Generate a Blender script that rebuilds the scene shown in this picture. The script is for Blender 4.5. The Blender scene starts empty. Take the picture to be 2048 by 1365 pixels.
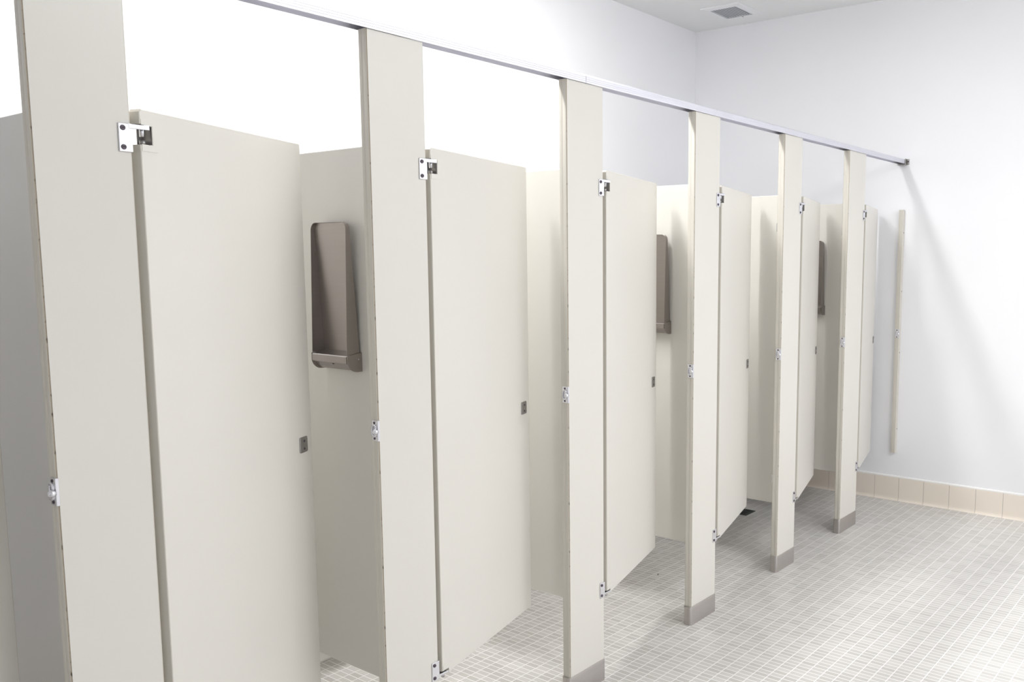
import bpy, bmesh, math, random
from mathutils import Vector, Matrix

# ------------------------------------------------------------------ camera
SC = bpy.context.scene
COL = SC.collection
CY, CZ = -1.8433, 1.4849
YAW, PITCH, ROLL, FPX = 0.94175, -0.114476, 0.00077, 1784.49
cam_d = bpy.data.cameras.new('camera')
cam = bpy.data.objects.new('camera', cam_d)
COL.objects.link(cam)
cam_d.sensor_width = 36.0
cam_d.lens = FPX / 2048 * 36.0
cam_d.shift_x = -232.09 / 2048
cam_d.shift_y = 40.35 / 2048
cam_d.clip_start = 0.02
fwd = Vector((math.sin(YAW) * math.cos(PITCH), math.cos(YAW) * math.cos(PITCH), math.sin(PITCH)))
rt = Vector((math.cos(YAW), -math.sin(YAW), 0))
upv = rt.cross(fwd)
r2 = rt * math.cos(ROLL) + upv * math.sin(ROLL)
u2 = -rt * math.sin(ROLL) + upv * math.cos(ROLL)
M = Matrix((r2, u2, -fwd)).transposed().to_4x4()
M.translation = Vector((0, CY, CZ))
cam.matrix_world = M
SC.camera = cam

# ------------------------------------------------------------------ world, exposure
w = bpy.data.worlds.new('world')
SC.world = w
w.use_nodes = True
w.node_tree.nodes['Background'].inputs[0].default_value = (0.9, 0.93, 1.0, 1)
w.node_tree.nodes['Background'].inputs[1].default_value = 0.02
SC.view_settings.view_transform = 'Standard'
SC.view_settings.look = 'None'
SC.view_settings.gamma = 1.0
SC.view_settings.exposure = -0.11
SC.view_settings.use_curve_mapping = False
SC.cycles.max_bounces = 12
SC.cycles.diffuse_bounces = 8

# ------------------------------------------------------------------ measures (metres)
PX = [(-0.065, 0.115), (0.6971, 0.8746), (1.4446, 1.6268), (2.2032, 2.3923),
      (2.9678, 3.1593), (3.7321, 3.9205), (4.4817, 4.7114)]      # left and right edge of every pilaster
TH = 0.0318            # pilaster thickness
XW, YB, ZC = 5.336, 1.474, 3.01
XL, YF = -2.4, -4.3    # the walls behind and beside the camera
ZT, ZBOT = 1.778, 0.306
RAIL0, RAIL1 = 2.044, 2.071
DANG = [16.0, 24.0, 15.6, 16.6, 16.0, 16.0, 14.2]

# ------------------------------------------------------------------ lamps of the room
STRIP_Z = 2.93
STRIPS = [(1.83, 0.38, 37.0), (3.15, 0.38, 5.0)]   # x, y, watts
TROFFERS = [(2.3, -2.6, 56.0), (4.2, -3.2, 44.0)]
def area(name, loc, sx, sy, power, color=(0.985, 0.99, 1.0)):
    l = bpy.data.lights.new(name, 'AREA')
    l.shape = 'RECTANGLE'; l.size = sx; l.size_y = sy; l.energy = power; l.color = color
    o = bpy.data.objects.new(name, l); COL.objects.link(o); o.location = loc
    return o
L = 1.22
for x, y, pw in STRIPS:
    area('strip_lamp', (x, y, STRIP_Z - 0.004), L, 0.10, pw)
for x, y, pw in TROFFERS:
    area('troffer_lamp', (x, y, ZC - 0.012), 1.14, 0.54, pw)

# ------------------------------------------------------------------ materials
def nodes(name):
    m = bpy.data.materials.new(name); m.use_nodes = True
    nt = m.node_tree
    return m, nt, nt.nodes['Principled BSDF']
def N(nt, t, **kw):
    n = nt.nodes.new(t)
    for k, v in kw.items(): setattr(n, k, v)
    return n
def coords(nt, scale=(1, 1, 1), out='Object'):
    tc = N(nt, 'ShaderNodeTexCoord'); mp = N(nt, 'ShaderNodeMapping')
    mp.inputs['Scale'].default_value = scale
    nt.links.new(tc.outputs[out], mp.inputs['Vector'])
    return mp.outputs['Vector']
def paint(name, col, rough, bump=0.02, scale=350, var=0.02, spec=0.5):
    m, nt, b = nodes(name)
    v = coords(nt)
    n1 = N(nt, 'ShaderNodeTexNoise'); n1.inputs['Scale'].default_value = 3.0
    nt.links.new(v, n1.inputs['Vector'])
    mix = N(nt, 'ShaderNodeMix', data_type='RGBA')
    mix.inputs[6].default_value = (*[c * (1 - var) for c in col], 1)
    mix.inputs[7].default_value = (*[min(1, c * (1 + var)) for c in col], 1)
    nt.links.new(n1.outputs['Fac'], mix.inputs[0])
    nt.links.new(mix.outputs[2], b.inputs['Base Color'])
    n2 = N(nt, 'ShaderNodeTexNoise'); n2.inputs['Scale'].default_value = scale
    nt.links.new(v, n2.inputs['Vector'])
    bp = N(nt, 'ShaderNodeBump'); bp.inputs['Strength'].default_value = bump; bp.inputs['Distance'].default_value = 0.002
    nt.links.new(n2.outputs['Fac'], bp.inputs['Height']); nt.links.new(bp.outputs['Normal'], b.inputs['Normal'])
    b.inputs['Roughness'].default_value = rough
    b.inputs['Specular IOR Level'].default_value = spec
    return m
def metal(name, col, rough, stretch=(1, 1, 1), var=0.12):
    m, nt, b = nodes(name)
    v = coords(nt, stretch)
    n = N(nt, 'ShaderNodeTexNoise'); n.inputs['Scale'].default_value = 60; n.inputs['Detail'].default_value = 6
    nt.links.new(v, n.inputs['Vector'])
    mr = N(nt, 'ShaderNodeMapRange')
    mr.inputs['To Min'].default_value = max(0.05, rough - var); mr.inputs['To Max'].default_value = rough + var
    nt.links.new(n.outputs['Fac'], mr.inputs['Value']); nt.links.new(mr.outputs['Result'], b.inputs['Roughness'])
    mix = N(nt, 'ShaderNodeMix', data_type='RGBA')
    mix.inputs[6].default_value = (*[c * 0.86 for c in col], 1); mix.inputs[7].default_value = (*col, 1)
    nt.links.new(n.outputs['Fac'], mix.inputs[0]); nt.links.new(mix.outputs[2], b.inputs['Base Color'])
    b.inputs['Metallic'].default_value = 1.0
    return m
M_PAINT = paint('beige_enamel', (0.67, 0.65, 0.60), 0.33, 0.03)
M_EDGE = paint('beige_edge_enamel', (0.60, 0.572, 0.51), 0.4, 0.02)
def seam_mat():
    m, nt, b = nodes('chipped_seam')
    v = coords(nt, (1, 1, 1))
    n = N(nt, 'ShaderNodeTexNoise'); n.inputs['Scale'].default_value = 55; n.inputs['Detail'].default_value = 4
    nt.links.new(v, n.inputs['Vector'])
    cr = N(nt, 'ShaderNodeValToRGB')
    cr.color_ramp.elements[0].position = 0.31; cr.color_ramp.elements[0].color = (0.10, 0.075, 0.055, 1)
    cr.color_ramp.elements[1].position = 0.42; cr.color_ramp.elements[1].color = (0.40, 0.345, 0.27, 1)
    nt.links.new(n.outputs['Fac'], cr.inputs[0]); nt.links.new(cr.outputs[0], b.inputs['Base Color'])
    b.inputs['Roughness'].default_value = 0.6
    return m
M_SEAM = seam_mat()
M_WALL = paint('white_wall_paint', (0.878, 0.884, 0.910), 0.6, 0.05, 160, 0.01)
M_CEIL = paint('ceiling_paint', (0.85, 0.86, 0.865), 0.8, 0.05, 160, 0.01)
M_CAULK = paint('white_caulk', (0.86, 0.855, 0.84), 0.35, 0.02)
M_BTILE = paint('cream_tile_glaze', (0.84, 0.765, 0.675), 0.3, 0.03, 60, 0.05)
M_BGROUT = paint('base_tile_grout', (0.5, 0.46, 0.42), 0.8, 0.05)
M_STEEL = metal('brushed_steel', (0.40, 0.365, 0.342), 0.34, (0.15, 0.15, 3.0))
M_SHOE = metal('satin_steel', (0.56, 0.525, 0.505), 0.36, (0.2, 0.2, 2.0))
M_CHROME = metal('chrome_plating', (0.78, 0.78, 0.82), 0.2, (1, 1, 1), 0.05)
M_PLATE = metal('dull_plate_metal', (0.38, 0.37, 0.36), 0.42)
M_ALU = metal('anodised_aluminium', (0.80, 0.80, 0.86), 0.42, (0.1, 2, 2), 0.06)
M_SCREW = paint('dark_screw', (0.075, 0.055, 0.075), 0.4, 0.0)
M_BLACK = paint('black_hole', (0.01, 0.01, 0.01), 0.7, 0.0)
M_PORC = paint('white_porcelain', (0.78, 0.77, 0.74), 0.12, 0.0)
M_SEAT = paint('white_seat_plastic', (0.74, 0.74, 0.73), 0.25, 0.0)
M_DRAIN = metal('drain_metal', (0.10, 0.115, 0.105), 0.5)
M_SCRAP = paint('dark_scrap', (0.045, 0.04, 0.03), 0.7, 0.0)
M_VENT = paint('vent_enamel', (0.84, 0.85, 0.87), 0.35, 0.0)
M_SLAT = paint('vent_slat_enamel', (0.48, 0.50, 0.54), 0.4, 0.0)
M_DUCT = paint('dark_duct', (0.16, 0.165, 0.18), 0.7, 0.0)
M_HOUSING = paint('lamp_housing', (0.8, 0.8, 0.8), 0.4, 0.0)
def lamp_mat(name, strength):
    m, nt, b = nodes(name)
    b.inputs['Base Color'].default_value = (0.9, 0.9, 0.9, 1)
    b.inputs['Emission Color'].default_value = (1, 0.985, 0.97, 1)
    b.inputs['Emission Strength'].default_value = strength
    return m
M_LAMP = lamp_mat('lamp_diffuser', 1.0)
M_WRAP = lamp_mat('wraparound_diffuser', 26.0)

def floor_mat():
    m, nt, b = nodes('mosaic_floor_tile')
    tc = N(nt, 'ShaderNodeTexCoord')
    sp = N(nt, 'ShaderNodeSeparateXYZ'); cb = N(nt, 'ShaderNodeCombineXYZ')
    nt.links.new(tc.outputs['Object'], sp.inputs[0])
    nt.links.new(sp.outputs['Y'], cb.inputs['X']); nt.links.new(sp.outputs['X'], cb.inputs['Y'])
    mp = N(nt, 'ShaderNodeMapping'); mp.inputs['Location'].default_value = (50.8 * 0.2, 25.4 * 0.2, 0)
    nt.links.new(cb.outputs[0], mp.inputs['Vector'])
    # slight waviness so the hand-laid sheets do not look machine-straight
    br = N(nt, 'ShaderNodeTexBrick')
    br.offset = 0.0; br.offset_frequency = 1; br.squash = 1.0; br.squash_frequency = 1
    nt.links.new(mp.outputs['Vector'], br.inputs['Vector'])
    br.inputs['Scale'].default_value = 1.0
    br.inputs['Brick Width'].default_value = 0.0508
    br.inputs['Row Height'].default_value = 0.0254
    br.inputs['Mortar Size'].default_value = 0.0023
    br.inputs['Mortar Smooth'].default_value = 0.55
    br.inputs['Bias'].default_value = 0.1
    br.inputs['Color1'].default_value = (0.455, 0.44, 0.415, 1)
    br.inputs['Color2'].default_value = (0.555, 0.54, 0.515, 1)
    br.inputs['Mortar'].default_value = (0.80, 0.79, 0.775, 1)
    ns = N(nt, 'ShaderNodeTexNoise'); ns.inputs['Scale'].default_value = 1.7; ns.inputs['Detail'].default_value = 3
    nt.links.new(tc.outputs['Object'], ns.inputs['Vector'])
    mr = N(nt, 'ShaderNodeMapRange'); mr.inputs['From Min'].default_value = 0.3; mr.inputs['From Max'].default_value = 0.7
    mr.inputs['To Min'].default_value = 0.95; mr.inputs['To Max'].default_value = 1.05
    nt.links.new(ns.outputs['Fac'], mr.inputs['Value'])
    n3 = N(nt, 'ShaderNodeTexNoise'); n3.inputs['Scale'].default_value = 260; n3.inputs['Detail'].default_value = 3
    nt.links.new(tc.outputs['Object'], n3.inputs['Vector'])
    mr3 = N(nt, 'ShaderNodeMapRange'); mr3.inputs['To Min'].default_value = 0.93; mr3.inputs['To Max'].default_value = 1.07
    nt.links.new(n3.outputs['Fac'], mr3.inputs['Value'])
    mu = N(nt, 'ShaderNodeMath', operation='MULTIPLY')
    nt.links.new(mr.outputs[0], mu.inputs[0]); nt.links.new(mr3.outputs[0], mu.inputs[1])
    vm = N(nt, 'ShaderNodeVectorMath', operation='SCALE')
    nt.links.new(br.outputs['Color'], vm.inputs[0]); nt.links.new(mu.outputs[0], vm.inputs['Scale'])
    nt.links.new(vm.outputs[0], b.inputs['Base Color'])
    bp = N(nt, 'ShaderNodeBump'); bp.invert = True
    bp.inputs['Strength'].default_value = 0.3; bp.inputs['Distance'].default_value = 0.001
    nt.links.new(br.outputs['Fac'], bp.inputs['Height']); nt.links.new(bp.outputs['Normal'], b.inputs['Normal'])
    b.inputs['Roughness'].default_value = 0.36
    return m
M_FLOOR = floor_mat()

# ------------------------------------------------------------------ mesh helpers
def bx(bm, x0, x1, y0, y1, z0, z1, mi=0, bevel=0.0, seg=2):
    v = [bm.verts.new((x, y, z)) for x in (x0, x1) for y in (y0, y1) for z in (z0, z1)]
    idx = [(0, 1, 3, 2), (4, 6, 7, 5), (0, 4, 5, 1), (2, 3, 7, 6), (0, 2, 6, 4), (1, 5, 7, 3)]
    fs = [bm.faces.new([v[i] for i in f]) for f in idx]
    for f in fs: f.material_index = mi
    if bevel > 0:
        es = list({e for f in fs for e in f.edges})
        r = bmesh.ops.bevel(bm, geom=es, offset=bevel, segments=seg, profile=0.5, affect='EDGES')
        for f in r['faces']: f.material_index = mi
def prism(bm, pts, axis, a0, a1, mi=0, mids=None, caps=True):
    """Extrude a closed 2-D outline along an axis ('x','y','z'). mids: material of each side face."""
    def P(p, a):
        if axis == 'x': return (a, p[0], p[1])
        if axis == 'y': return (p[0], a, p[1])
        return (p[0], p[1], a)
    A = [bm.verts.new(P(p, a0)) for p in pts]; B = [bm.verts.new(P(p, a1)) for p in pts]
    n = len(pts)
    for i in range(n):
        f = bm.faces.new((A[i], A[(i + 1) % n], B[(i + 1) % n], B[i]))
        f.material_index = mids[i] if mids else mi
    if caps:
        f1 = bm.faces.new(A[::-1]); f2 = bm.faces.new(B)
        f1.material_index = f2.material_index = mi
def cyl(bm, c, axis, r, h0, h1, n=20, mi=0, r1=None):
    if r1 is None: r1 = r
    def P(a, rr, h):
        u, v = rr * math.cos(a), rr * math.sin(a)
        if axis == 'x': return (c[0] + h, c[1] + u, c[2] + v)
        if axis == 'y': return (c[0] + u, c[1] + h, c[2] + v)
        return (c[0] + u, c[1] + v, c[2] + h)
    A = [bm.verts.new(P(2 * math.pi * i / n, r, h0)) for i in range(n)]
    B = [bm.verts.new(P(2 * math.pi * i / n, r1, h1)) for i in range(n)]
    for i in range(n):
        f = bm.faces.new((A[i], A[(i + 1) % n], B[(i + 1) % n], B[i])); f.smooth = True; f.material_index = mi
    f = bm.faces.new(A[::-1]); f.material_index = mi
    f = bm.faces.new(B); f.material_index = mi
def obj(name, bm, mats, parent=None, loc=(0, 0, 0), smooth=False):
    bmesh.ops.recalc_face_normals(bm, faces=bm.faces)
    me = bpy.data.meshes.new(name); bm.to_mesh(me); bm.free()
    for m in (mats if isinstance(mats, (list, tuple)) else [mats]): me.materials.append(m)
    if smooth:
        for p in me.polygons: p.use_smooth = True
    o = bpy.data.objects.new(name, me); COL.objects.link(o); o.location = loc
    if parent: o.parent = parent
    return o
def inst(name, src, parent, loc=(0, 0, 0), rot=(0, 0, 0)):
    o = bpy.data.objects.new(name, src.data); COL.objects.link(o)
    o.location = loc; o.rotation_euler = rot
    if parent: o.parent = parent
    return o
def thing(name, label, cat, loc=(0, 0, 0), rz=0.0, group=None):
    o = bpy.data.objects.new(name, None); COL.objects.link(o)
    o.location = loc; o.rotation_euler = (0, 0, rz); o.empty_display_size = 0.05
    o['label'] = label; o['category'] = cat
    if group: o['group'] = group
    return o
def struct(name, bm, mats, label=None):
    o = obj(name, bm, mats); o['kind'] = 'structure'
    if label: o['label'] = label
    return o

# ------------------------------------------------------------------ the room
T = 0.12
bm = bmesh.new(); bx(bm, XL - T, XW + T, YF - T, YB + T, -0.1, 0.0)
struct('floor', bm, M_FLOOR, 'pale grey mosaic tile floor with white grout')
bm = bmesh.new(); bx(bm, XL - T, XW + T, YF - T, YB + T, ZC, ZC + 0.1)
struct('ceiling', bm, M_CEIL, 'flat pale grey ceiling')
for n, b, lb in (('wall_back', (XL - T, XW + T, YB, YB + T), 'bright white wall behind the toilet stalls'),
                 ('wall_right', (XW, XW + T, YF, YB), 'white end wall past the last stall'),
                 ('wall_left', (XL - T, XL, YF, YB), 'white wall behind the camera'),
                 ('wall_front', (XL - T, XW + T, YF - T, YF), 'white wall facing the stalls')):
    bm = bmesh.new(); bx(bm, *b, 0.0, ZC); struct(n, bm, M_WALL, lb)

# tile base: square cream tiles with a coved foot and a caulk bead on top
def base_profile():
    return [(0.0, 0.0), (0.020, 0.0), (0.0185, 0.003), (0.0125, 0.008), (0.0098, 0.016), (0.009, 0.028),
            (0.009, 0.1415), (0.0078, 0.1435), (0.0, 0.1435)]
def baseboard(name, along, start, end, first, flip, label):
    bm = bmesh.new(); g = 0.0013; p = 0.1524
    k0 = math.floor((start - first) / p) - 1
    a = first + k0 * p
    pr = base_profile()
    while a < end:
        a0, a1 = max(a + g, start), min(a + p - g, end)
        if a1 - a0 > 0.004:
            if along == 'y': prism(bm, [(XW - q[0], q[1]) for q in pr], 'y', a0, a1, 0) 
            else: prism(bm, [(flip[0] + flip[1] * q[0], q[1]) for q in pr], 'x', a0, a1, 0)
        a += p
    # grout behind the joints and a white bead along the top
    gp = [(0, 0), (0.0165, 0), (0.0075, 0.016), (0.0072, 0.1425), (0, 0.1425)]
    cp = [(0, 0.1435), (0.0088, 0.1436), (0.0085, 0.149), (0.005, 0.1535), (0, 0.155)]
    for pts, mi in ((gp, 1), (cp, 2)):
        if along == 'y': prism(bm, [(XW - q[0], q[1]) for q in pts], 'y', start, end, mi)
        else: prism(bm, [(flip[0] + flip[1] * q[0], q[1]) for q in pts], 'x', start, end, mi)
    struct(name, bm, [M_BTILE, M_BGROUT, M_CAULK], label)
baseboard('baseboard_right', 'y', YF + 0.02, YB - 0.02, 0.1224, None, 'row of square cream base tiles along the end wall')
baseboard('baseboard_back', 'x', XL + 0.02, XW, 0.05, (YB, -1), 'row of square cream base tiles behind the stalls')

# ------------------------------------------------------------------ master hardware meshes (re-used by every stall)
def screw_bm(r=0.0055, h=0.0022):
    bm = bmesh.new()
    cyl(bm, (0, 0, 0), 'y', r, 0.0, -h, 16, 0, r * 0.82)
    bx(bm, -r * 0.5, r * 0.5, -h - 0.0002, -h + 0.0006, -0.0006, 0.0006, 1)
    return bm
SCREW = [M_SCREW, M_BLACK]
masters = {}
def master(key, bm, mats, smooth=False):
    me = bpy.data.meshes.new(key)
    bmesh.ops.recalc_face_normals(bm, faces=bm.faces); bm.to_mesh(me); bm.free()
    for m in mats: me.materials.append(m)
    if smooth:
        for p in me.polygons: p.use_smooth = True
    masters[key] = me
def put(name, key, parent, loc=(0, 0, 0), rot=(0, 0, 0)):
    o = bpy.data.objects.new(name, masters[key]); COL.objects.link(o)
    o.parent = parent; o.location = loc; o.rotation_euler = rot
    return o
master('screw', screw_bm(), SCREW)
master('small_screw', screw_bm(0.0036, 0.0012), SCREW)

# hinge bracket, local origin: right edge of the pilaster face, plate centre height
def hinge_bm(top):
    bm = bmesh.new(); pw, ph, t = 0.0255, 0.0275, 0.003
    s = 1 if top else -1
    # flat plate on the pilaster
    bx(bm, -pw, 0.001, -t, 0.0, -ph, ph, 0, 0.0012, 2)
    # square return and arm that reaches over to the pivot of the door
    za, zb = (0.0182, ph) if top else (-ph + 0.0085, -0.0135)
    bx(bm, -0.006, 0.0345, -t - 0.0005, -t + 0.0025, za, zb, 0, 0.0008, 1)
    bx(bm, 0.0018, 0.0320, -t + 0.002, 0.0195, (zb - 0.004) if top else za, zb if top else za + 0.004, 0, 0.0008, 1)
    return bm
master('hinge_top', hinge_bm(True), [M_CHROME])
master('hinge_bottom', hinge_bm(False), [M_CHROME])
bm = bmesh.new(); cyl(bm, (0, 0, 0), 'z', 0.0048, -0.011, 0.011, 16); master('pin', bm, [M_CHROME])

# latch keeper on the left edge of a pilaster; local origin: front-left corner of the edge, mid height
def keeper_bm():
    bm = bmesh.new(); h = 0.027
    bx(bm, -0.0022, 0.0, 0.0015, 0.0235, -h, h, 0, 0.001, 2)
    # raised rounded loop round the bolt hole
    n = 20; ro, ri = (0.0085, 0.0165), (0.0055, 0.0125)
    outer, inner = [], []
    for i in range(n):
        a = 2 * math.pi * i / n; c, s = math.cos(a), math.sin(a)
        f = 1 / (abs(c) ** 4 + abs(s) ** 4) ** 0.25
        outer.append((0.0128 + ro[0] * c * f, ro[1] * s * f)); inner.append((0.0128 + ri[0] * c * f, ri[1] * s * f))
    for x0, x1 in ((-0.0022, -0.0062),):
        A = [bm.verts.new((x0, *q)) for q in outer]; B = [bm.verts.new((x1, *q)) for q in outer]
        Cc = [bm.verts.new((x1, *q)) for q in inner]; D = [bm.verts.new((x0, *q)) for q in inner]
        for i in range(n):
            j = (i + 1) % n
            for q in ((A[i], A[j], B[j], B[i]), (B[i], B[j], Cc[j], Cc[i]), (Cc[i], Cc[j], D[j], D[i])):
                bm.faces.new(q).smooth = True
    # lip that wraps to the front face
    bx(bm, -0.0022, 0.0042, -0.0016, 0.0016, -h, h, 0, 0.0006, 1)
    return bm
master('keeper', keeper_bm(), [M_CHROME])
def bumper_bm():
    bm = bmesh.new()
    bmesh.ops.create_uvsphere(bm, u_segments=20, v_segments=12, radius=0.0074)
    cyl(bm, (0, 0, 0), 'x', 0.0055, 0.0, 0.0065, 16)
    for f in bm.faces: f.smooth = True
    return bm
master('bumper', bumper_bm(), [M_CHROME], True)

# exterior latch plate of a door; local: door face is y=0, facing -y, centred
def latch_bm():
    bm = bmesh.new()
    pts = []
    hw, hh, r = 0.0175, 0.0205, 0.004
    for cx, cz, a0 in ((hw - r, hh - r, 0), (-hw + r, hh - r, 90), (-hw + r, -hh + r, 180), (hw - r, -hh + r, 270)):
        for k in range(5):
            a = math.radians(a0 + k * 22.5); pts.append((cx + r * math.cos(a), cz + r * math.sin(a)))
    A = [bm.verts.new((p[0], 0, p[1])) for p in pts]
    B = [bm.verts.new((p[0], -0.0022, p[1])) for p in pts]
    Cc = [bm.verts.new((p[0] * 0.93, -0.003, p[1] * 0.94)) for p in pts]
    n = len(pts)
    for i in range(n):
        j = (i + 1) % n
        bm.faces.new((A[i], A[j], B[j], B[i])); bm.faces.new((B[i], B[j], Cc[j], Cc[i]))
    bm.faces.new(Cc)
    return bm
master('latch', latch_bm(), [M_PLATE])

# ------------------------------------------------------------------ pilasters
def pilaster_section(wd):
    """Outline (x, y) of a pilaster with a crowned edge moulding held between two face sheets; and the material of each side."""
    L, m = [], []
    def add(p, mi): L.append(p); m.append(mi)
    t = TH
    # left side, going from the front to the back
    half = [(0.0035, 0.0, 2), (0.0028, 0.0014, 2), (0.0012, 0.0016, 1), (0.0003, 0.0030, 1), (0.0, 0.0060, 1),
            (0.0004, 0.0125, 1), (0.0012, 0.0140, 1), (0.0012, t - 0.0140, 1), (0.0004, t - 0.0125, 1), (0.0, t - 0.0060, 1),
            (0.0003, t - 0.0030, 1), (0.0012, t - 0.0016, 2), (0.0028, t - 0.0014, 2), (0.0035, t, 0)]
    for x, y, k in half: add((x, y), k)
    rev = [(wd - x, y) for x, y, k in half][::-1]
    ks = [1, 1, 1, 1, 1, 1, 1, 1, 1, 1, 1, 1, 1, 0]
    for (x, y), k in zip(rev, ks): add((x, y), k)
    return L, m
P_LABEL = [
    'beige steel pilaster at the far left end, its post outside the picture edge',
    'nearest and widest-looking beige pilaster, left of the largest stall door',
    'beige pilaster directly right of the nearest steel shelf',
    'beige pilaster under the joint of the head rail, its shoe cut by picture bottom',
    'beige pilaster just right of the middle steel shelf, on the nearest fully visible shoe',
    'beige pilaster just right of the dark floor drain',
    'last beige pilaster before the end wall, on the farthest steel shoe']
SHOE_L = 0.0785
def make_pilaster(i):
    l, r = PX[i]; wd = r - l
    t = thing('pilaster', P_LABEL[i], 'pilaster', (l, 0, 0), 0, 'pilasters of the toilet stalls')
    L, m = pilaster_section(wd)
    bm = bmesh.new(); prism(bm, L, 'z', 0.006, RAIL0, 0, m)
    obj('post', bm, [M_PAINT, M_EDGE, M_SEAM], t)
    # shoe: folded steel sleeve with rounded ends
    bm = bmesh.new(); e = 0.0022; R = 0.009
    x0, x1, y0, y1 = -0.004, wd + 0.004, -e - 0.0005, TH + e + 0.0005
    pts = []
    for cx, cy, a0 in ((x1 - R, y1 - R, 0), (x0 + R, y1 - R, 90), (x0 + R, y0 + R, 180), (x1 - R, y0 + R, 270)):
        for k in range(7):
            a = math.radians(a0 + k * 15); pts.append((cx + R * math.cos(a), cy + R * math.sin(a)))
    n = len(pts); ctr = ((x0 + x1) / 2, (y0 + y1) / 2)
    def ring(z, ins):
        out = []
        for p in pts:
            dx = (1 if p[0] < ctr[0] else -1) * ins; dy = (1 if p[1] < ctr[1] else -1) * ins
            out.append(bm.verts.new((p[0] + dx, p[1] + dy, z)))
        return out
    rings = [ring(0.0, 0.0), ring(SHOE_L - 0.003, 0.0), ring(SHOE_L, 0.0008), ring(SHOE_L, 0.0022), ring(SHOE_L - 0.01, 0.0024)]
    for a, b in zip(rings, rings[1:]):
        for k in range(n):
            f = bm.faces.new((a[k], a[(k + 1) % n], b[(k + 1) % n], b[k])); f.smooth = (a is rings[0])
    # overlap seam on the left end
    bx(bm, x0 - 0.0006, x0 + 0.001, TH * 0.5 - 0.004, TH * 0.5 + 0.004 - 0.003, 0.0, SHOE_L - 0.001, 0, 0.0002, 1)
    o = obj('shoe', bm, M_SHOE, t); o['label'] = 'brushed steel shoe'
    # hinges on the right edge for the door of the next stall
    for z, key in ((1.7195, 'hinge_top'), (0.3325, 'hinge_bottom')):
        h = put('hinge_bracket', key, t, (wd, 0, z)); h['label'] = 'chrome hinge bracket with two dark screws'
        for dz in (0.0185, -0.0185): put('screw', 'screw', h, (-0.017, -0.0028, dz))
        put('hinge_pin', 'pin', h, (0.026, 0.0125, 0.0165 if key == 'hinge_top' else -0.0235))
    # keeper on the left edge
    if i > 0:
        k = put('latch_keeper', 'keeper', t, (0.0, 0.0, 1.0445)); k['label'] = 'chrome latch keeper with round bumper'
        b = put('bumper', 'bumper', k, (-0.0085, 0.001, -0.001))
        for dz in (0.0205, -0.0205): put('screw', 'small_screw', k, (-0.0022, 0.0125, dz), (0, 0, -math.pi / 2))
    return t
for i in range(7): make_pilaster(i)

# ------------------------------------------------------------------ partition panels
PANEL_Y0, PANEL_Y1 = TH + 0.012, YB - 0.014
PN_LABEL = {
    1: 'beige partition panel seen in shade left of the nearest pilaster',
    2: 'beige partition panel carrying the nearest, fully visible steel shelf',
    3: 'plain beige partition panel without a shelf, behind the second large door',
    4: 'beige partition panel carrying the middle steel shelf, half hidden by a door',
    5: 'plain beige partition panel without a shelf, just in front of the floor drain',
    6: 'last beige partition panel, carrying the farthest, narrowest-looking steel shelf'}
def slab(bm, L, H0, H1, mi=(0, 1)):
    """panel in local: thickness along x (centred), running along y from 0 to L, with crowned edges"""
    h = 0.0127
    sec = [(-h, 0.0025), (-h + 0.0012, 0.0008), (-h + 0.004, 0.0), (h - 0.004, 0.0), (h - 0.0012, 0.0008), (h, 0.0025),
           (h, L - 0.0025), (h - 0.0012, L - 0.0008), (h - 0.004, L), (-h + 0.004, L), (-h + 0.0012, L - 0.0008), (-h, L - 0.0025)]
    ins = 0.0018
    def ring(z, k):
        return [bm.verts.new((x - math.copysign(k, x), y + (k if y < L / 2 else -k), z)) for x, y in sec]
    rs = [ring(H0, ins), ring(H0 + ins, 0), ring(H1 - ins, 0), ring(H1, ins)]
    n = len(sec)
    for a, b in zip(rs, rs[1:]):
        for k in range(n):
            f = bm.faces.new((a[k], a[(k + 1) % n], b[(k + 1) % n], b[k]))
            f.material_index = mi[0] if k in (5, 11) else mi[1]
    for q in (rs[0][::-1], rs[-1]):
        bm.faces.new(q).material_index = mi[1]
bm = bmesh.new()
bx(bm, 0.0, 0.003, -0.012, 0.030, -0.02, 0.02, 0, 0.0008, 1)
bx(bm, 0.0, 0.020, -0.012, -0.009, -0.02, 0.02, 0, 0.0008, 1)
master('angle', bm, [M_CHROME])
for i in range(1, 7):
    cx = sum(PX[i]) / 2
    t = thing('partition_panel', PN_LABEL[i], 'partition panel', (cx, PANEL_Y0, 0), 0, 'partition panels between the stalls')
    bm = bmesh.new(); slab(bm, PANEL_Y1 - PANEL_Y0, 0.312, ZT)
    obj('panel', bm, [M_PAINT, M_EDGE], t)
    for z in (1.63, 0.43):
        a = put('angle_bracket', 'angle', t, (-0.0127 - 0.0002, 0, z), (0, 0, 0))
        a.scale = (-1, 1, 1)
        put('screw', 'small_screw', a, (0.003, 0.018, 0), (0, 0, math.pi / 2))

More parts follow.
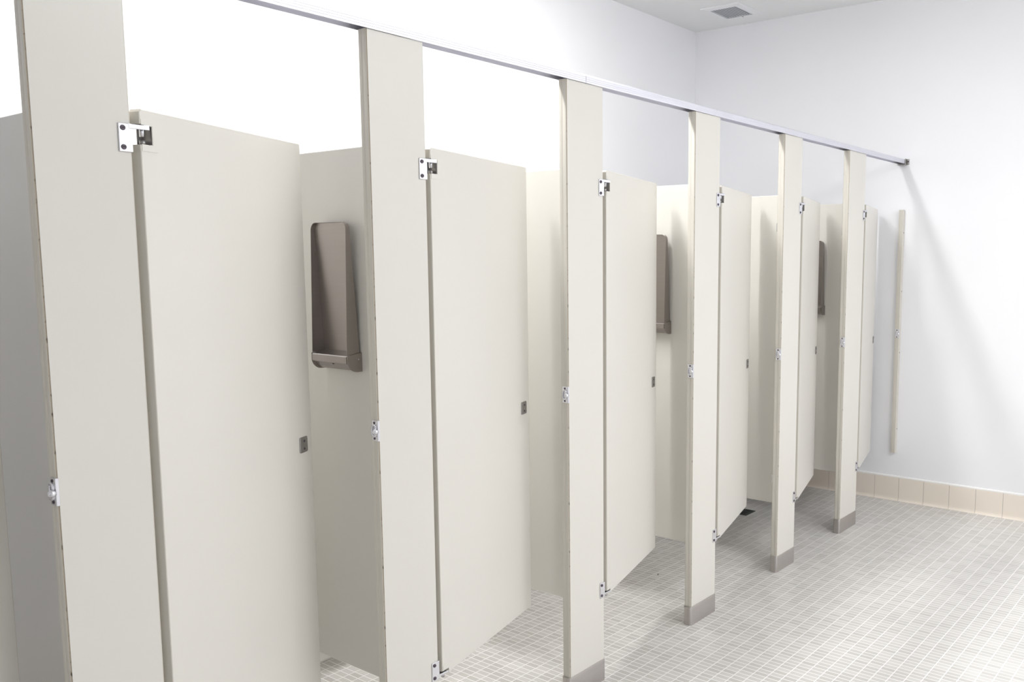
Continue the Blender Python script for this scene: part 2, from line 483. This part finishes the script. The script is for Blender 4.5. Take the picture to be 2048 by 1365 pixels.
# ------------------------------------------------------------------ stall doors
D_LABEL = [
    'beige stall door showing only its free edge at the left picture border',
    'largest beige stall door, ajar, between the nearest pilaster and the nearest steel shelf',
    'second-largest beige stall door, ajar, right of the pilaster beside the nearest steel shelf',
    'beige stall door, ajar, partly hiding the middle steel shelf',
    'beige stall door, ajar, with its foot in front of the dark floor drain',
    'narrow-looking beige stall door, ajar, partly hiding the farthest steel shelf',
    'farthest beige stall door, seen nearly edge-on beside the end wall']
DW = 0.559
def door_bm():
    """Local: hinge edge at x=0, free edge at x=DW, y from -h (outside) to h, z absolute. Notches for both hinges."""
    bm = bmesh.new(); h = 0.0127
    n1, n2 = 1.7085, 1.7485
    out = [(0.0, ZBOT + 0.0165), (0.034, ZBOT + 0.0165), (0.034, ZBOT), (DW, ZBOT), (DW, ZT - 0.004), (DW - 0.004, ZT),
           (0.006, ZT), (0.0, ZT - 0.006), (0.0, n2), (0.034, n2), (0.034, n1), (0.0, n1)]
    F = [bm.verts.new((x, -h, z)) for x, z in out]; B = [bm.verts.new((x, h, z)) for x, z in out]
    n = len(out)
    sides = []
    for i in range(n):
        f = bm.faces.new((F[i], F[(i + 1) % n], B[(i + 1) % n], B[i])); f.material_index = 1; sides.append(f)
    f1 = bm.faces.new(F); f2 = bm.faces.new(B[::-1])
    es = [e for e in f1.edges] + [e for e in f2.edges]
    r = bmesh.ops.bevel(bm, geom=es, offset=0.0022, segments=3, profile=0.5, affect='EDGES', clamp_overlap=True)
    for f in r['faces']: f.material_index = 1
    return bm
master('door_panel', door_bm(), [M_PAINT, M_EDGE])
def insert_top_bm():
    bm = bmesh.new(); h = 0.0127
    # painted cover plates, one on each face, around the notch
    for s in (-1, 1):
        y0, y1 = (-h - 0.0009, -h + 0.0005) if s < 0 else (h - 0.0005, h + 0.0009)
        pts = [(0.003, 1.6965), (0.047, 1.6965), (0.0485, 1.698), (0.0485, 1.7565), (0.047, 1.758), (0.003, 1.758), (0.003, 1.7475),
               (0.033, 1.7475), (0.033, 1.7095), (0.003, 1.7095)]
        prism(bm, pts, 'y', y0, y1, 0)
    # dark metal lining of the pocket and its spring cam
    bx(bm, 0.0315, 0.0345, -0.011, 0.011, 1.709, 1.748, 1)
    bx(bm, 0.019, 0.033, 0.0105, 0.0122, 1.709, 1.748, 1)
    cyl(bm, (0.020, 0.0, 1.709), 'z', 0.006, 0.0, 0.010, 14, 1)
    return bm
master('hinge_insert', insert_top_bm(), [M_PAINT, M_PLATE])
def insert_bot_bm():
    bm = bmesh.new(); h = 0.0127; z0 = ZBOT
    for s in (-1, 1):
        y0, y1 = (-h - 0.0009, -h + 0.0005) if s < 0 else (h - 0.0005, h + 0.0009)
        pts = [(0.003, z0 + 0.0175), (0.033, z0 + 0.0175), (0.033, z0 + 0.001), (0.0485, z0 + 0.001), (0.0485, z0 + 0.030), (0.047, z0 + 0.0315), (0.003, z0 + 0.0315)]
        prism(bm, pts, 'y', y0, y1, 0)
    bx(bm, 0.006, 0.0345, -0.011, 0.011, z0 + 0.0145, z0 + 0.018, 1)
    return bm
master('hinge_insert_foot', insert_bot_bm(), [M_PAINT, M_PLATE])
for i in range(7):
    a = math.radians(DANG[i]); r = PX[i][1]
    # pivot about a point 26 mm inside the door edge, in mid thickness
    piv = Vector((r + 0.0065 + 0.026, TH / 2, 0))
    d0 = Vector((math.cos(a), math.sin(a), 0))
    loc = piv - d0 * 0.026
    t = thing('stall_door', D_LABEL[i], 'stall door', loc, a, 'doors of the toilet stalls')
    put('door_panel', 'door_panel', t)
    o = put('hinge_insert', 'hinge_insert', t); o['label'] = 'hinge pocket with a grey metal lining'
    put('hinge_insert', 'hinge_insert_foot', t)
    lp = put('latch_plate', 'latch', t, (DW - 0.040, -0.0127, 0.998)); lp['label'] = 'small grey metal latch plate'
    for dz in (0.0095, -0.0105): put('screw', 'small_screw', lp, (0.001, -0.0029, dz))

# ------------------------------------------------------------------ head rail in two lengths
def rail(x0, x1, label, ends):
    t = thing('head_rail', label, 'head rail', (x0, 0, RAIL0), 0, 'lengths of the aluminium head rail')
    H = RAIL1 - RAIL0; y0, y1 = -0.0045, 0.0362
    pr = [(y0, 0.0)]
    for g in (0.006, 0.012, 0.018):      # three shallow grooves in the front
        pr += [(y0, g - 0.0009), (y0 + 0.0005, g), (y0, g + 0.0009)]
    pr += [(y0, H - 0.004), (y0 + 0.003, H), (y1 - 0.003, H), (y1, H - 0.004), (y1, 0.0), (y1 - 0.0016, 0.0), (y1 - 0.0016, 0.0118),
           (y0 + 0.0016, 0.0118), (y0 + 0.0016, 0.0)]
    bm = bmesh.new(); prism(bm, pr, 'x', 0.0, x1 - x0, 0)
    obj('rail_channel', bm, M_ALU, t)
    if ends:
        bm = bmesh.new()                 # wall bracket cupping the end
        bx(bm, x1 - x0 - 0.034, x1 - x0 - 0.001, -0.0078, -0.0046, -0.003, H + 0.002, 0, 0.001, 1)
        bx(bm, x1 - x0 - 0.034, x1 - x0 - 0.001, -0.0078, 0.0395, -0.0065, -0.002, 0, 0.001, 1)
        bx(bm, x1 - x0 - 0.004, x1 - x0 + 0.0, -0.022, 0.052, -0.004, H + 0.001, 0, 0.001, 1)
        b = obj('wall_bracket', bm, M_PLATE, t)
        put('screw', 'screw', b, (x1 - x0 - 0.004, -0.0145, H / 2), (0, 0, -math.pi / 2))
    return t
JX = 2.2975
rail(XL + 0.0, JX - 0.0008, 'white-silver grooved aluminium head rail, long near length up to the joint', False)
rail(JX + 0.0008, XW, 'white-silver grooved aluminium head rail, far length from the joint to the end wall', True)

# ------------------------------------------------------------------ wall jamb
t = thing('wall_jamb', 'slim beige jamb strip fixed to the white end wall with a chrome keeper', 'jamb', (XW, -0.006, 0))
bm = bmesh.new()
bx(bm, -0.032, 0.0, 0.0, 0.026, 0.300, ZT - 0.003, 0, 0.0022, 3)
bx(bm, -0.0322, -0.031, 0.0185, 0.0192, 0.302, ZT - 0.005, 1)
obj('strip', bm, [M_EDGE, M_SEAM], t)
k = put('latch_keeper', 'keeper', t, (-0.0325, 0.0, 1.036)); k['label'] = 'chrome latch keeper'
put('bumper', 'bumper', k, (-0.0085, 0.001, -0.001))
for dz in (0.0205, -0.0205): put('screw', 'small_screw', k, (-0.0022, 0.0125, dz), (0, 0, -math.pi / 2))
for z in (1.64, 1.29, 0.92, 0.45): put('screw', 'small_screw', t, (-0.011, 0.0, z))

# ------------------------------------------------------------------ steel shelves on the partitions
S_LABEL = {2: 'brushed steel tall shelf unit, nearest and fully visible, right of the largest door',
           4: 'brushed steel tall shelf unit, the middle one, half hidden behind a door',
           6: 'brushed steel tall shelf unit, the farthest one, only a dark sliver showing'}
def shelf_unit(i):
    fx = sum(PX[i]) / 2 - 0.0127
    Y0, W, ZB0, H = 0.162, 0.154, 1.179, 0.403
    t = thing('steel_shelf_unit', S_LABEL[i], 'shelf unit', (fx, Y0, ZB0), 0, 'steel shelf units on the partitions')
    dB, dT, zs = 0.046, 0.036, 0.048          # reach of the rim at the shelf and at the top, height of the shelf
    kB, kT = 0.006, 0.0265                    # the back plate leans: reach at the shelf and at the top
    th = 0.0012
    # local: x negative = into the stall, y 0..W, z 0..H
    # back plate with rounded top
    R = 0.020
    def outline(y0, y1, z0, z1, r, n=6):
        pts = [(y0, z0), (y1, z0)]
        for k in range(n + 1):
            a = math.pi / 2 * k / n; pts.append((y1 - r + r * math.cos(a), z1 - r + r * math.sin(a)))
        for k in range(n + 1):
            a = math.pi / 2 + math.pi / 2 * k / n; pts.append((y0 + r + r * math.cos(a), z1 - r + r * math.sin(a)))
        return pts
    def back(z): return kT + (kB - kT) * max(0.0, min(1.0, (H - z) / (H - zs)))
    bm = bmesh.new(); op = outline(0.0006, W - 0.0006, zs, H - 0.0006, R)
    A = [bm.verts.new((-back(z), y, z)) for y, z in op]; Bk = [bm.verts.new((-back(z) + 0.0012, y, z)) for y, z in op]
    for k in range(len(op)): bm.faces.new((A[k], A[(k + 1) % len(op)], Bk[(k + 1) % len(op)], Bk[k]))
    bm.faces.new(A); bm.faces.new(Bk[::-1])
    o = obj('back_plate', bm, M_STEEL, t)
    # side walls and rounded top as one folded strip: rim runs forward, deeper towards the shelf
    def depth(z): return dT + (dB - dT) * max(0.0, min(1.0, (H - z) / (H - zs)))
    path = [(0.0, zs)]
    n = 8
    for k in range(n + 1):
        a = math.pi - math.pi / 2 * k / n; path.append((R + R * math.cos(a), H - R + R * math.sin(a)))
    for k in range(n + 1):
        a = math.pi / 2 - math.pi / 2 * k / n; path.append((W - R + R * math.cos(a), H - R + R * math.sin(a)))
    path.append((W, zs))
    bm = bmesh.new(); c = (W / 2, H / 2); rows = []
    for y, z in path:
        iy = y + (th if y < c[0] else -th) * (1 if 0 < 1 else 0); iz = z - (th if z > H - R else 0)
        d = depth(z)
        rows.append([bm.verts.new(p) for p in ((-back(z) + 0.0012, y, z), (-d, y, z), (-d - 0.0004, (y + iy) / 2, (z + iz) / 2), (-d, iy, iz), (-back(z) + 0.0012, iy, iz))])
    for a, b in zip(rows, rows[1:]):
        for k in range(4): bm.faces.new((a[k], a[k + 1], b[k + 1], b[k])).smooth = (len(path) > 3)
    o = obj('side_wall', bm, M_STEEL, t)
    for p in o.data.polygons: p.use_smooth = False
    # shelf: sloped tray with a rolled front
    bm = bmesh.new()
    prism(bm, [(-0.004, zs + 0.006), (-dB + 0.001, zs - 0.003), (-dB - 0.0015, zs - 0.0055), (-dB - 0.0015, zs - 0.023), (-dB + 0.002, zs - 0.026),
               (-dB + 0.002, zs - 0.0065), (-0.004, zs + 0.003)], 'y', 0.001, W - 0.001, 0)
    o = obj('shelf', bm, M_STEEL, t)
    # bottom housing with rounded cheeks
    def cheek():
        pts = [(0.0, 0.0), (0.0, zs + 0.004), (-dB - 0.001, zs - 0.002)]
        r = 0.030
        pts.append((-dB - 0.001, r - 0.004))
        for k in range(1, 7):
            a = math.pi + math.pi / 2 * k / 6
            pts.append((-dB - 0.001 + r + r * math.cos(a), r + 0.0 + r * math.sin(a)))
        return pts
    for y0, y1 in ((-0.0035, -0.0012), (W + 0.0012, W + 0.0035)):
        bm = bmesh.new(); prism(bm, cheek(), 'y', y0, y1, 0)
        ch = obj('cheek', bm, M_STEEL, t)
        s = put('rivet', 'rivet', ch, (-0.012, y0 if y0 < 0 else y1, zs - 0.014), (0, 0, 0 if y0 < 0 else math.pi))
    bm = bmesh.new()
    prism(bm, [(0.0, 0.003), (0.0, zs - 0.004), (-0.036, zs - 0.008), (-0.036, 0.022), (-0.030, 0.010), (-0.018, 0.003)], 'y', -0.0012, W + 0.0012, 0)
    hs = obj('housing', bm, M_STEEL, t)
    bm = bmesh.new(); cyl(bm, (-0.0355, W * 0.48, 0.024), 'x', 0.006, 0.0, -0.0015, 16); obj('lock', bm, M_BLACK, hs)
    return t
bm = bmesh.new(); cyl(bm, (0, 0, 0), 'y', 0.0024, 0.0, -0.0014, 12, 0, 0.0015); master('rivet', bm, [M_CHROME])
for i in (2, 4, 6): shelf_unit(i)

# ------------------------------------------------------------------ toilet glimpsed under the second partition
t = thing('toilet', 'white toilet foot glimpsed under the partition with the nearest steel shelf', 'toilet', (1.915, 1.474, 0))
def loft(bm, rings, close=True, capb=True, capt=True):
    R = [[bm.verts.new(p) for p in r] for r in rings]
    n = len(R[0])
    for a, b in zip(R, R[1:]):
        for k in range(n): bm.faces.new((a[k], a[(k + 1) % n], b[(k + 1) % n], b[k])).smooth = True
    if capb: bm.faces.new(R[0][::-1])
    if capt: bm.faces.new(R[-1])
def oval(z, hw, yf, yb, e=2.6, n=40):
    out = []; cy, hy = (yf + yb) / 2, (yb - yf) / 2
    for k in range(n):
        a = 2 * math.pi * k / n; c, s = math.cos(a), math.sin(a)
        out.append((hw * math.copysign(abs(c) ** (2 / e), c), cy + hy * math.copysign(abs(s) ** (2 / e), s), z))
    return out
bm = bmesh.new()
loft(bm, [oval(0.0, 0.125, -0.552, -0.12, 4), oval(0.012, 0.125, -0.552, -0.12, 4), oval(0.02, 0.112, -0.542, -0.12, 3.5), oval(0.16, 0.105, -0.535, -0.13, 3),
          oval(0.25, 0.14, -0.60, -0.13, 2.4), oval(0.33, 0.175, -0.67, -0.12, 2.3), oval(0.385, 0.185, -0.70, -0.11, 2.2),
          oval(0.39, 0.178, -0.693, -0.117, 2.2), oval(0.388, 0.135, -0.645, -0.20, 2.2), oval(0.30, 0.11, -0.60, -0.24, 2.2), oval(0.22, 0.05, -0.45, -0.32, 2)])
obj('bowl', bm, M_PORC, t)
bm = bmesh.new()
outer = lambda z: oval(z, 0.186, -0.705, -0.16, 2.2); inner = lambda z: oval(z, 0.125, -0.63, -0.25, 2.2)
loft(bm, [inner(0.393), outer(0.393), outer(0.408), inner(0.41), inner(0.393)], capb=False, capt=False)
obj('seat', bm, M_SEAT, t)
bm = bmesh.new()
cyl(bm, (0, -0.06, 0.40), 'z', 0.016, -0.02, 0.30, 20); cyl(bm, (0, -0.06, 0.70), 'z', 0.034, 0.0, 0.075, 24)
cyl(bm, (0, -0.06, 0.735), 'y', 0.013, 0.0, 0.059, 16); cyl(bm, (0, -0.06, 0.735), 'y', 0.007, -0.085, 0.0, 14)
cyl(bm, (0, -0.085, 0.36), 'z', 0.03, 0.02, 0.03, 20)
obj('flush_valve', bm, M_CHROME, t, smooth=False)

# ------------------------------------------------------------------ floor drain and scrap
t = thing('floor_drain', 'small dark square floor drain beside the plain far partition panel', 'drain', (4.545, 0.63, 0))
bm = bmesh.new()
fr = 0.058
for a in (((-fr, fr), (-fr, -fr + 0.008)), ((-fr, fr), (fr - 0.008, fr)), ((-fr, -fr + 0.008), (-fr + 0.008, fr - 0.008)), ((fr - 0.008, fr), (-fr + 0.008, fr - 0.008))):
    bx(bm, *a[0], *a[1], 0.0, 0.003, 0, 0.0005, 1)
obj('rim', bm, M_DRAIN, t)
bm = bmesh.new(); bx(bm, -0.05, 0.05, -0.05, 0.05, 0.0, 0.0008, 1)
for k in range(7): bx(bm, -0.05, 0.05, -0.047 + k * 0.0143, -0.039 + k * 0.0143, 0.0008, 0.0026, 0)
obj('grate', bm, [M_DRAIN, M_BLACK], t)
bm = bmesh.new(); rnd = random.Random(3)
ring = [(0.008 * math.cos(a) * rnd.uniform(.6, 1), 0.0035 * math.sin(a) * rnd.uniform(.6, 1)) for a in [k * math.pi / 5 for k in range(10)]]
prism(bm, ring, 'z', 0.0, 0.0016, 0)
o = obj('scrap', bm, M_SCRAP, None, (3.379, 0.439, 0.0)); o.rotation_euler = (0, 0, 0.5)
o['label'] = 'tiny dark scrap of litter lying on the mosaic floor inside a stall'; o['category'] = 'scrap'

# ------------------------------------------------------------------ ceiling vent
vx0, vx1, vy0, vy1 = 4.865, 5.175, 0.885, 1.150
t = thing('ceiling_vent', 'white square louvred vent in the ceiling corner near the end wall', 'vent', ((vx0 + vx1) / 2, (vy0 + vy1) / 2, ZC))
hx, hy = (vx1 - vx0) / 2, (vy1 - vy0) / 2; ix, iy = hx - 0.045, hy - 0.042
bm = bmesh.new()
def frame_ring(hx_, hy_, z): return [(-hx_, -hy_, z), (hx_, -hy_, z), (hx_, hy_, z), (-hx_, hy_, z)]
loft(bm, [frame_ring(hx, hy, 0.0), frame_ring(hx, hy, -0.004), frame_ring(hx - 0.004, hy - 0.004, -0.006), frame_ring(ix + 0.004, iy + 0.004, -0.010),
          frame_ring(ix, iy, -0.010), frame_ring(ix, iy, 0.0)], capb=False, capt=False)
for f in bm.faces: f.smooth = False
obj('vent_frame', bm, M_VENT, t)
bm = bmesh.new(); bx(bm, -ix, ix, -iy, iy, -0.0012, -0.0002); obj('duct', bm, M_DUCT, t)
ns = 10
for k in range(ns):
    yc = -iy + (k + 0.5) * 2 * iy / ns
    bm = bmesh.new(); prism(bm, [(0.0052, -0.0064), (0.0052, -0.0072), (-0.0052, -0.0062), (-0.0052, -0.0054)], 'x', -ix + 0.001, ix - 0.001, 0)
    obj('slat', bm, M_SLAT, t, (0, yc, 0))
bm = bmesh.new(); bx(bm, ix - 0.002, ix + 0.010, -0.018, -0.014, -0.013, -0.009, 0, 0.0006, 1); obj('damper_lever', bm, M_PLATE, t)

# ------------------------------------------------------------------ ceiling lamps (above the frame)
for k, (x, y, pw) in enumerate(STRIPS):
    t = thing('strip_light', 'white ceiling strip light over the stalls, ' + ['the left one of two', 'the right one of two'][k], 'strip light',
              (x, y, ZC), 0, 'strip lights over the stalls')
    bm = bmesh.new(); bx(bm, -L / 2 - 0.01, L / 2 + 0.01, -0.065, 0.065, STRIP_Z - ZC + 0.045, 0.0, 0, 0.004, 2); obj('housing', bm, M_HOUSING, t)
    bm = bmesh.new(); bx(bm, -L / 2, L / 2, -0.055, 0.055, STRIP_Z - ZC, STRIP_Z - ZC + 0.045, 0, 0.003, 1); obj('diffuser', bm, M_WRAP, t)
for k, (x, y, pw) in enumerate(TROFFERS):
    t = thing('ceiling_light', 'flat rectangular ceiling light over the aisle, ' + ['across from the middle stalls', 'nearest the end wall'][k], 'ceiling light', (x, y, ZC), 0, 'ceiling lights over the aisle')
    bm = bmesh.new()
    bx(bm, -0.61, 0.61, -0.305, -0.275, -0.012, 0.0, 0, 0.002, 1); bx(bm, -0.61, 0.61, 0.275, 0.305, -0.012, 0.0, 0, 0.002, 1)
    bx(bm, -0.61, -0.58, -0.275, 0.275, -0.012, 0.0, 0, 0.002, 1); bx(bm, 0.58, 0.61, -0.275, 0.275, -0.012, 0.0, 0, 0.002, 1)
    obj('light_frame', bm, M_HOUSING, t)
    bm = bmesh.new(); bx(bm, -0.58, 0.58, -0.275, 0.275, -0.008, 0.0); obj('diffuser', bm, M_LAMP, t)
